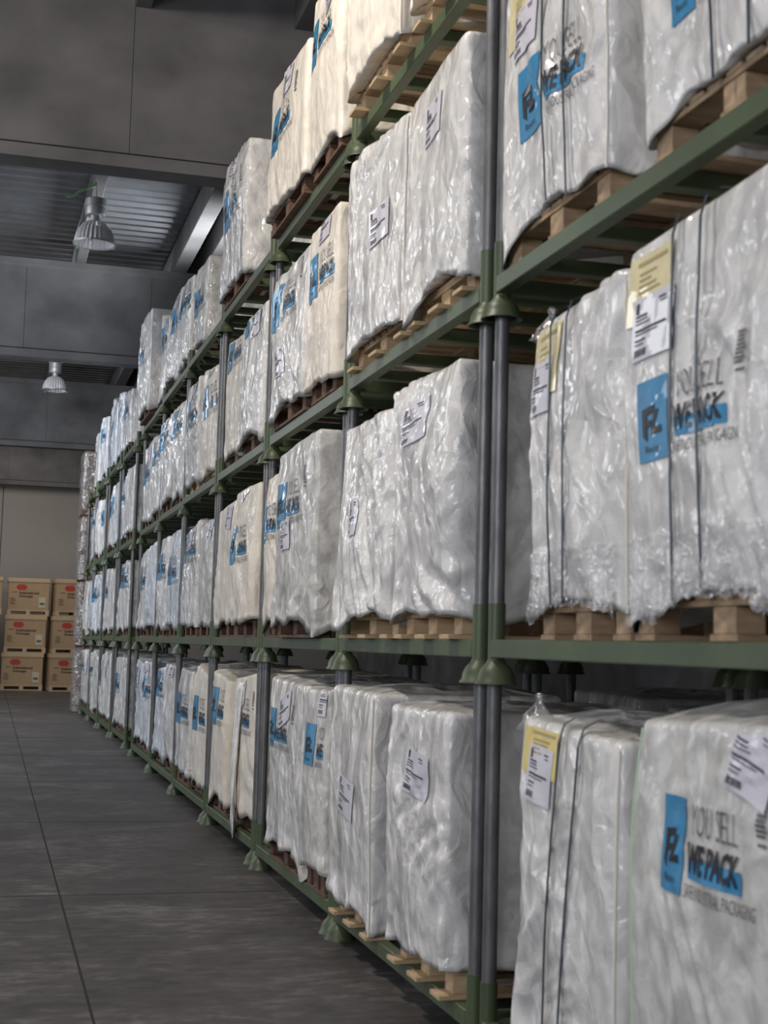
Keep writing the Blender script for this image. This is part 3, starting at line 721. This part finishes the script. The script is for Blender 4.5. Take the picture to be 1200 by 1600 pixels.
for c, (yc, xc) in enumerate(COLS):
    for L_ in range(4):
        for hf in ('n', 'f'):
            key = (c, L_, hf)
            if key in nocol or (c == 0 and L_ == 3): continue
            sr = random.Random(c*101+L_*17+(5 if hf == 'n' else 0)+3)
            a, b = yc-RW/2+0.09, yc+RW/2-0.09; md = (a+b)/2+sr.uniform(-.06, .06)
            lm_ = rnd.random()
            p = dict(yf=(md-sr.uniform(.02, .07)) if hf == 'n' else b-sr.uniform(.0, .07), yn=a+sr.uniform(.0, .07) if hf == 'n' else md+sr.uniform(.02, .07),
                     zf=1.37+sr.uniform(-.09, .05), zn=1.37+sr.uniform(-.09, .05), x0=xc-sr.uniform(.02, .075),
                     logo=(sr.uniform(.06, .24), sr.uniform(.45, .66), sr.uniform(1.05, 1.3)) if sr.random() < 0.8 else None,
                     m=sr.choice(['bag_white', 'bag_white', 'bag_cream', 'bag_speckled']) if c < 5 else sr.choice(['bag_white', 'bag_white', 'bag_blueish', 'bag_speckled']), d=None,
                     ship=(sr.uniform(.3, .6), sr.uniform(.7, .95), sr.uniform(-.2, .3)) if sr.random() < .5 else None)
            if c == 3 and L_ == 1 and hf == 'n': p['m'] = 'bag_cream'
            if c == 6 and L_ in (0, 1) and hf == 'n': p.update(m='bag_blueish', seam='seam_blue', x0=xc-.05)
            ov = OV.get(key, {})
            if ov is None: continue
            if key in OV: p['m'] = 'bag_white'
            p.update(ov)
            if c >= 8 and L_ == 3: p['zf'] += 0.12+sr.uniform(-.1, .1); p['zn'] += 0.05
            zb = p.get('zb', 0.318)+L_*H
            cell = 0.016 if c == 0 else 0.022 if c == 1 else 0.03 if c == 2 else 0.04 if c < 5 else 0.05
            seed = c*97+L_*31+(7 if hf == 'n' else 0)+11
            dep = 1.06
            if c >= 4 and 'wr' not in p: p['wr'] = 1.35
            bag = Bag(p['yf'], p['yn'], p['x0']+0.03, dep, zb, p['zf']+L_*H, p['zn']+L_*H, seed, cell, p.get('wr', 1.0), sr.uniform(-.01, .02), p.get('hemk', 1.0), p.get('cap', 0.03), 1.0)
            half = 'nearer half' if hf == 'n' else 'farther half'
            d = p['d']
            if d is None:
                colr = {'bag_white': 'white', 'bag_cream': 'cream', 'bag_speckled': 'grey-white', 'bag_blueish': 'bluish white'}[p['m']] if 'm' in p else 'white'
                d = '%s bulk bag with blue print' % colr if p['logo'] else 'plain %s bulk bag' % colr
                if p.get('seam') == 'seam_blue': d = 'bluish bulk bag with blue edges'
            full = '%s, %s, %s, %s' % (d, tiers[L_], bays[c], half)
            yc_ = (p['yf']+p['yn'])/2; root = empty('bulk_bag', (0, 0, 0))
            root['label'] = full; root['category'] = 'bulk bag'; root['group'] = gname
            obj('bag_body', bag.V, bag.F, M[p.get('m', 'bag_white')], root, True)
            if p['logo']: logo(bag, root, p['logo'][0], p['logo'][1], p['logo'][2], (p['logo']+(1.0,))[3], 2 if c < 3 else (1 if c < 5 else 0), True if c < 8 else (sr.random() < .6))
            if p.get('yellow'):
                ya, yz, yw, yh, yr, ym = p['yellow']; yellow_sheet(bag, root, ya, yz, yw, yh, yr, M[ym])
            if p.get('ship'): ship_label(bag, root, p['ship'][0], p['ship'][1], rot=p['ship'][2], w_=p['ship'][3] if len(p['ship']) > 3 else 0.28)
            for a_ in p.get('straps', ()): strap(bag, root, a_, p.get('slean', -0.01))
            sd = p.get('seam')
            if sd in ('seam_green', 'seam_blue'):
                edge_seam(bag, root, 'far', M[sd], 0.0045 if c == 0 else 0.012); edge_seam(bag, root, 'near', M[sd], 0.0045 if c == 0 else 0.012)
            elif c < 5 and sr.random() < 0.6:
                edge_seam(bag, root, 'near', M['seam'], 0.005)
            if p.get('ear'): film_ear(bag, root)
            if p.get('hem'): film_hem(bag, root, seed)
            if p.get('side_note'): side_note(bag, root)
            if key == (3, 0, 'n'): flap(bag, root, 0.28, 0.34)
            bagroots[key] = root
            # move the origin to the base of the bag
            base = Vector((p['x0']+dep/2, yc_, zb)); root.location = base
            for ch in root.children: ch.data.transform(Matrix.Translation(-base))
            for ch in root.children:
                for g_ in ch.children: g_.data.transform(Matrix.Translation(-base))
            # pallet
            W = p['yf']-p['yn']
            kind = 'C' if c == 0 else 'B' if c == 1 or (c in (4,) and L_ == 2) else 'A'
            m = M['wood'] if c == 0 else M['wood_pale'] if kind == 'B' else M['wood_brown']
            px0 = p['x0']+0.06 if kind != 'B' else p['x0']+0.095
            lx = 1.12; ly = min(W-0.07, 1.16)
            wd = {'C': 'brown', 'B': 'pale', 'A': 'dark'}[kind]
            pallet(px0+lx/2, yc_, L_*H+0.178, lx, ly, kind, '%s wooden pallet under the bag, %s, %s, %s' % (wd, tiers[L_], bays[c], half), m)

# bags of the row behind, seen as slivers between the racks
for (src, c, L_, dy) in (((1,0,'n'), 0, 0, -2.4), ((1,0,'f'), 0, 0, -2.4), ((1,0,'n'), 1, 0, 0.05), ((1,0,'f'), 1, 0, 0.05), ((1,1,'n'), 0, 1, -2.4), ((1,1,'f'), 0, 1, -2.4), ((1,1,'n'), 1, 1, 0.05), ((1,1,'f'), 1, 1, 0.05)):
    o = copy_tree(bagroots[src]); o.location = o.location+Vector((1.47, dy, 0.0))
    o['label'] = 'white bulk bag in the row behind, %s, %s, %s' % (tiers[L_], bays[c], 'nearer half' if src[2] == 'n' else 'farther half')
    o['group'] = 'white bags of the row behind'

# ---------------------------------------------------------------- cartons by the end wall
def carton(cx, y, z, w_, d, h, rz, label, sheet=True, big=True):
    t = empty('cardboard_box', (cx, y, z), rz); tag(t, label, 'box', 'stacked cardboard boxes by the end wall')
    x0, x1 = -w_/2, w_/2
    mb = MB(); mb.box(x0, x1, 0, d, 0.17, h-0.10, 0.01); mb.build('carton_body', M['carton'], t)
    mb = MB()
    for (a, b) in ((x0-0.01, x0+0.10), (-0.06, 0.06), (x1-0.10, x1+0.01)): mb.box(a, b, -0.01, d, 0, 0.17)
    mb.box(x0-0.01, x1+0.01, -0.012, d, 0.0, 0.035); mb.box(x0-0.01, x1+0.01, -0.012, d, 0.13, 0.175)
    mb.build('carton_base', M['carton_edge'], t)
    MB().box(x0-0.02, x1+0.02, -0.02, d+0.02, h-0.13, h-0.005, 0.01).build('carton_lid', M['carton_edge'], t)
    mb = MB()
    def R_(a, b, c_, e, off=0.004): mb.box(a, b, -off, 0.002, c_, e)
    cxl, zl = x0+0.40, h-0.28
    V = [(cxl+a, -0.005, zl+b) for a, b in ((-0.17, 0), (-0.10, 0.085), (0.10, 0.085), (0.17, 0), (0.10, -0.085), (-0.10, -0.085))]
    mb.add(V, [(0, 1, 2, 3, 4, 5)])
    mb.build('red_emblem', M['logo_red'], t)
    mb = MB()
    for body, z_, w2, bo in (('International', h-0.49, 0.58, 0.035), ('Dunnage', h-0.60, 0.40, 0.045)):
        Vt, Ft = text_tris(body, bold=bo); mb.add([(x0+0.34+a*w2, -0.004, z_+b*0.085) for a, b in Vt], Ft)
    for k in range(4): mb.box(x0+0.08, x0+0.08+0.12+0.03*(k % 2), -0.004, 0.001, 0.50-k*0.055, 0.52-k*0.055)
    mb.box(x0+0.12, x0+0.26, -0.004, 0.001, h-0.44, h-0.42)
    mb.build('carton_lettering', M['text_dark'], t)
    if sheet:
        s = MB().box(x1-0.30, x1-0.10, -0.006, 0.001, 0.25, 0.56).build('paper_sheet', M['paper_carton'], t)
        MB().box(x1-0.27, x1-0.13, -0.009, -0.006, 0.33, 0.40).build('sheet_printing', M['print_grey'], s)
M['paper_carton'] = mat('paper_on_carton', (0.62, 0.56, 0.42), 0.7)
hh = 1.135
stk = ['topmost', 'middle', 'bottom']
for sx, cx, y, rz, nm in ((0, -0.40, 44.2, 0.0, 'left'), (1, 1.00, 44.6, 0.0, 'centre'), (2, 2.42, 44.3, 0.10, 'right')):
    for k in range(3):
        carton(cx+(2-k)*0.0+k*0.16*0.28, y, k*hh, 1.22, 1.1, hh, rz, '%s cardboard box in the %s stack against the end wall' % (stk[2-k], nm))

# ---------------------------------------------------------------- wrapped carton loads at the far end of the row
for L_ in range(4):
    t = empty('wrapped_load', (2.35, 32.6, L_*1.455)); tag(t, 'brown cartons wrapped in clear film at the row end, %s' % tiers[L_], 'wrapped load', 'film wrapped brown cartons at the far end of the racks')
    MB().box(-0.5, 0.5, -0.45, 0.45, 0.0, 0.13, 0.01).build('pallet_base', M['wood_brown'], t)
    for k in range(3):
        dx = rnd.uniform(-.03, .03)
        MB().box(-0.48+dx, 0.48+dx, -0.42, 0.42, 0.135+k*0.44, 0.57+k*0.44, 0.012).build('carton', M['carton_dark'], t)
    V = []; F = []; n = 72; rows = 30
    for j in range(rows+1):
        for k in range(n):
            a = 2*math.pi*k/n; ca, sa = math.cos(a), math.sin(a); sc_ = 1/max(abs(ca)/0.52, abs(sa)/0.46)
            p = Vector((ca*sc_, sa*sc_, 0.02+1.38*j/rows)); q = p+Vector((0, 0, L_*5.3)); f = 1+0.04*mn.noise(q*3)+0.05*mn.noise(q*9)
            V.append((p.x*f, p.y*f, p.z))
    for j in range(rows):
        for k in range(n): F.append((j*n+k, j*n+(k+1) % n, (j+1)*n+(k+1) % n, (j+1)*n+k))
    obj('film_wrap', V, F, M['film'], t, True)
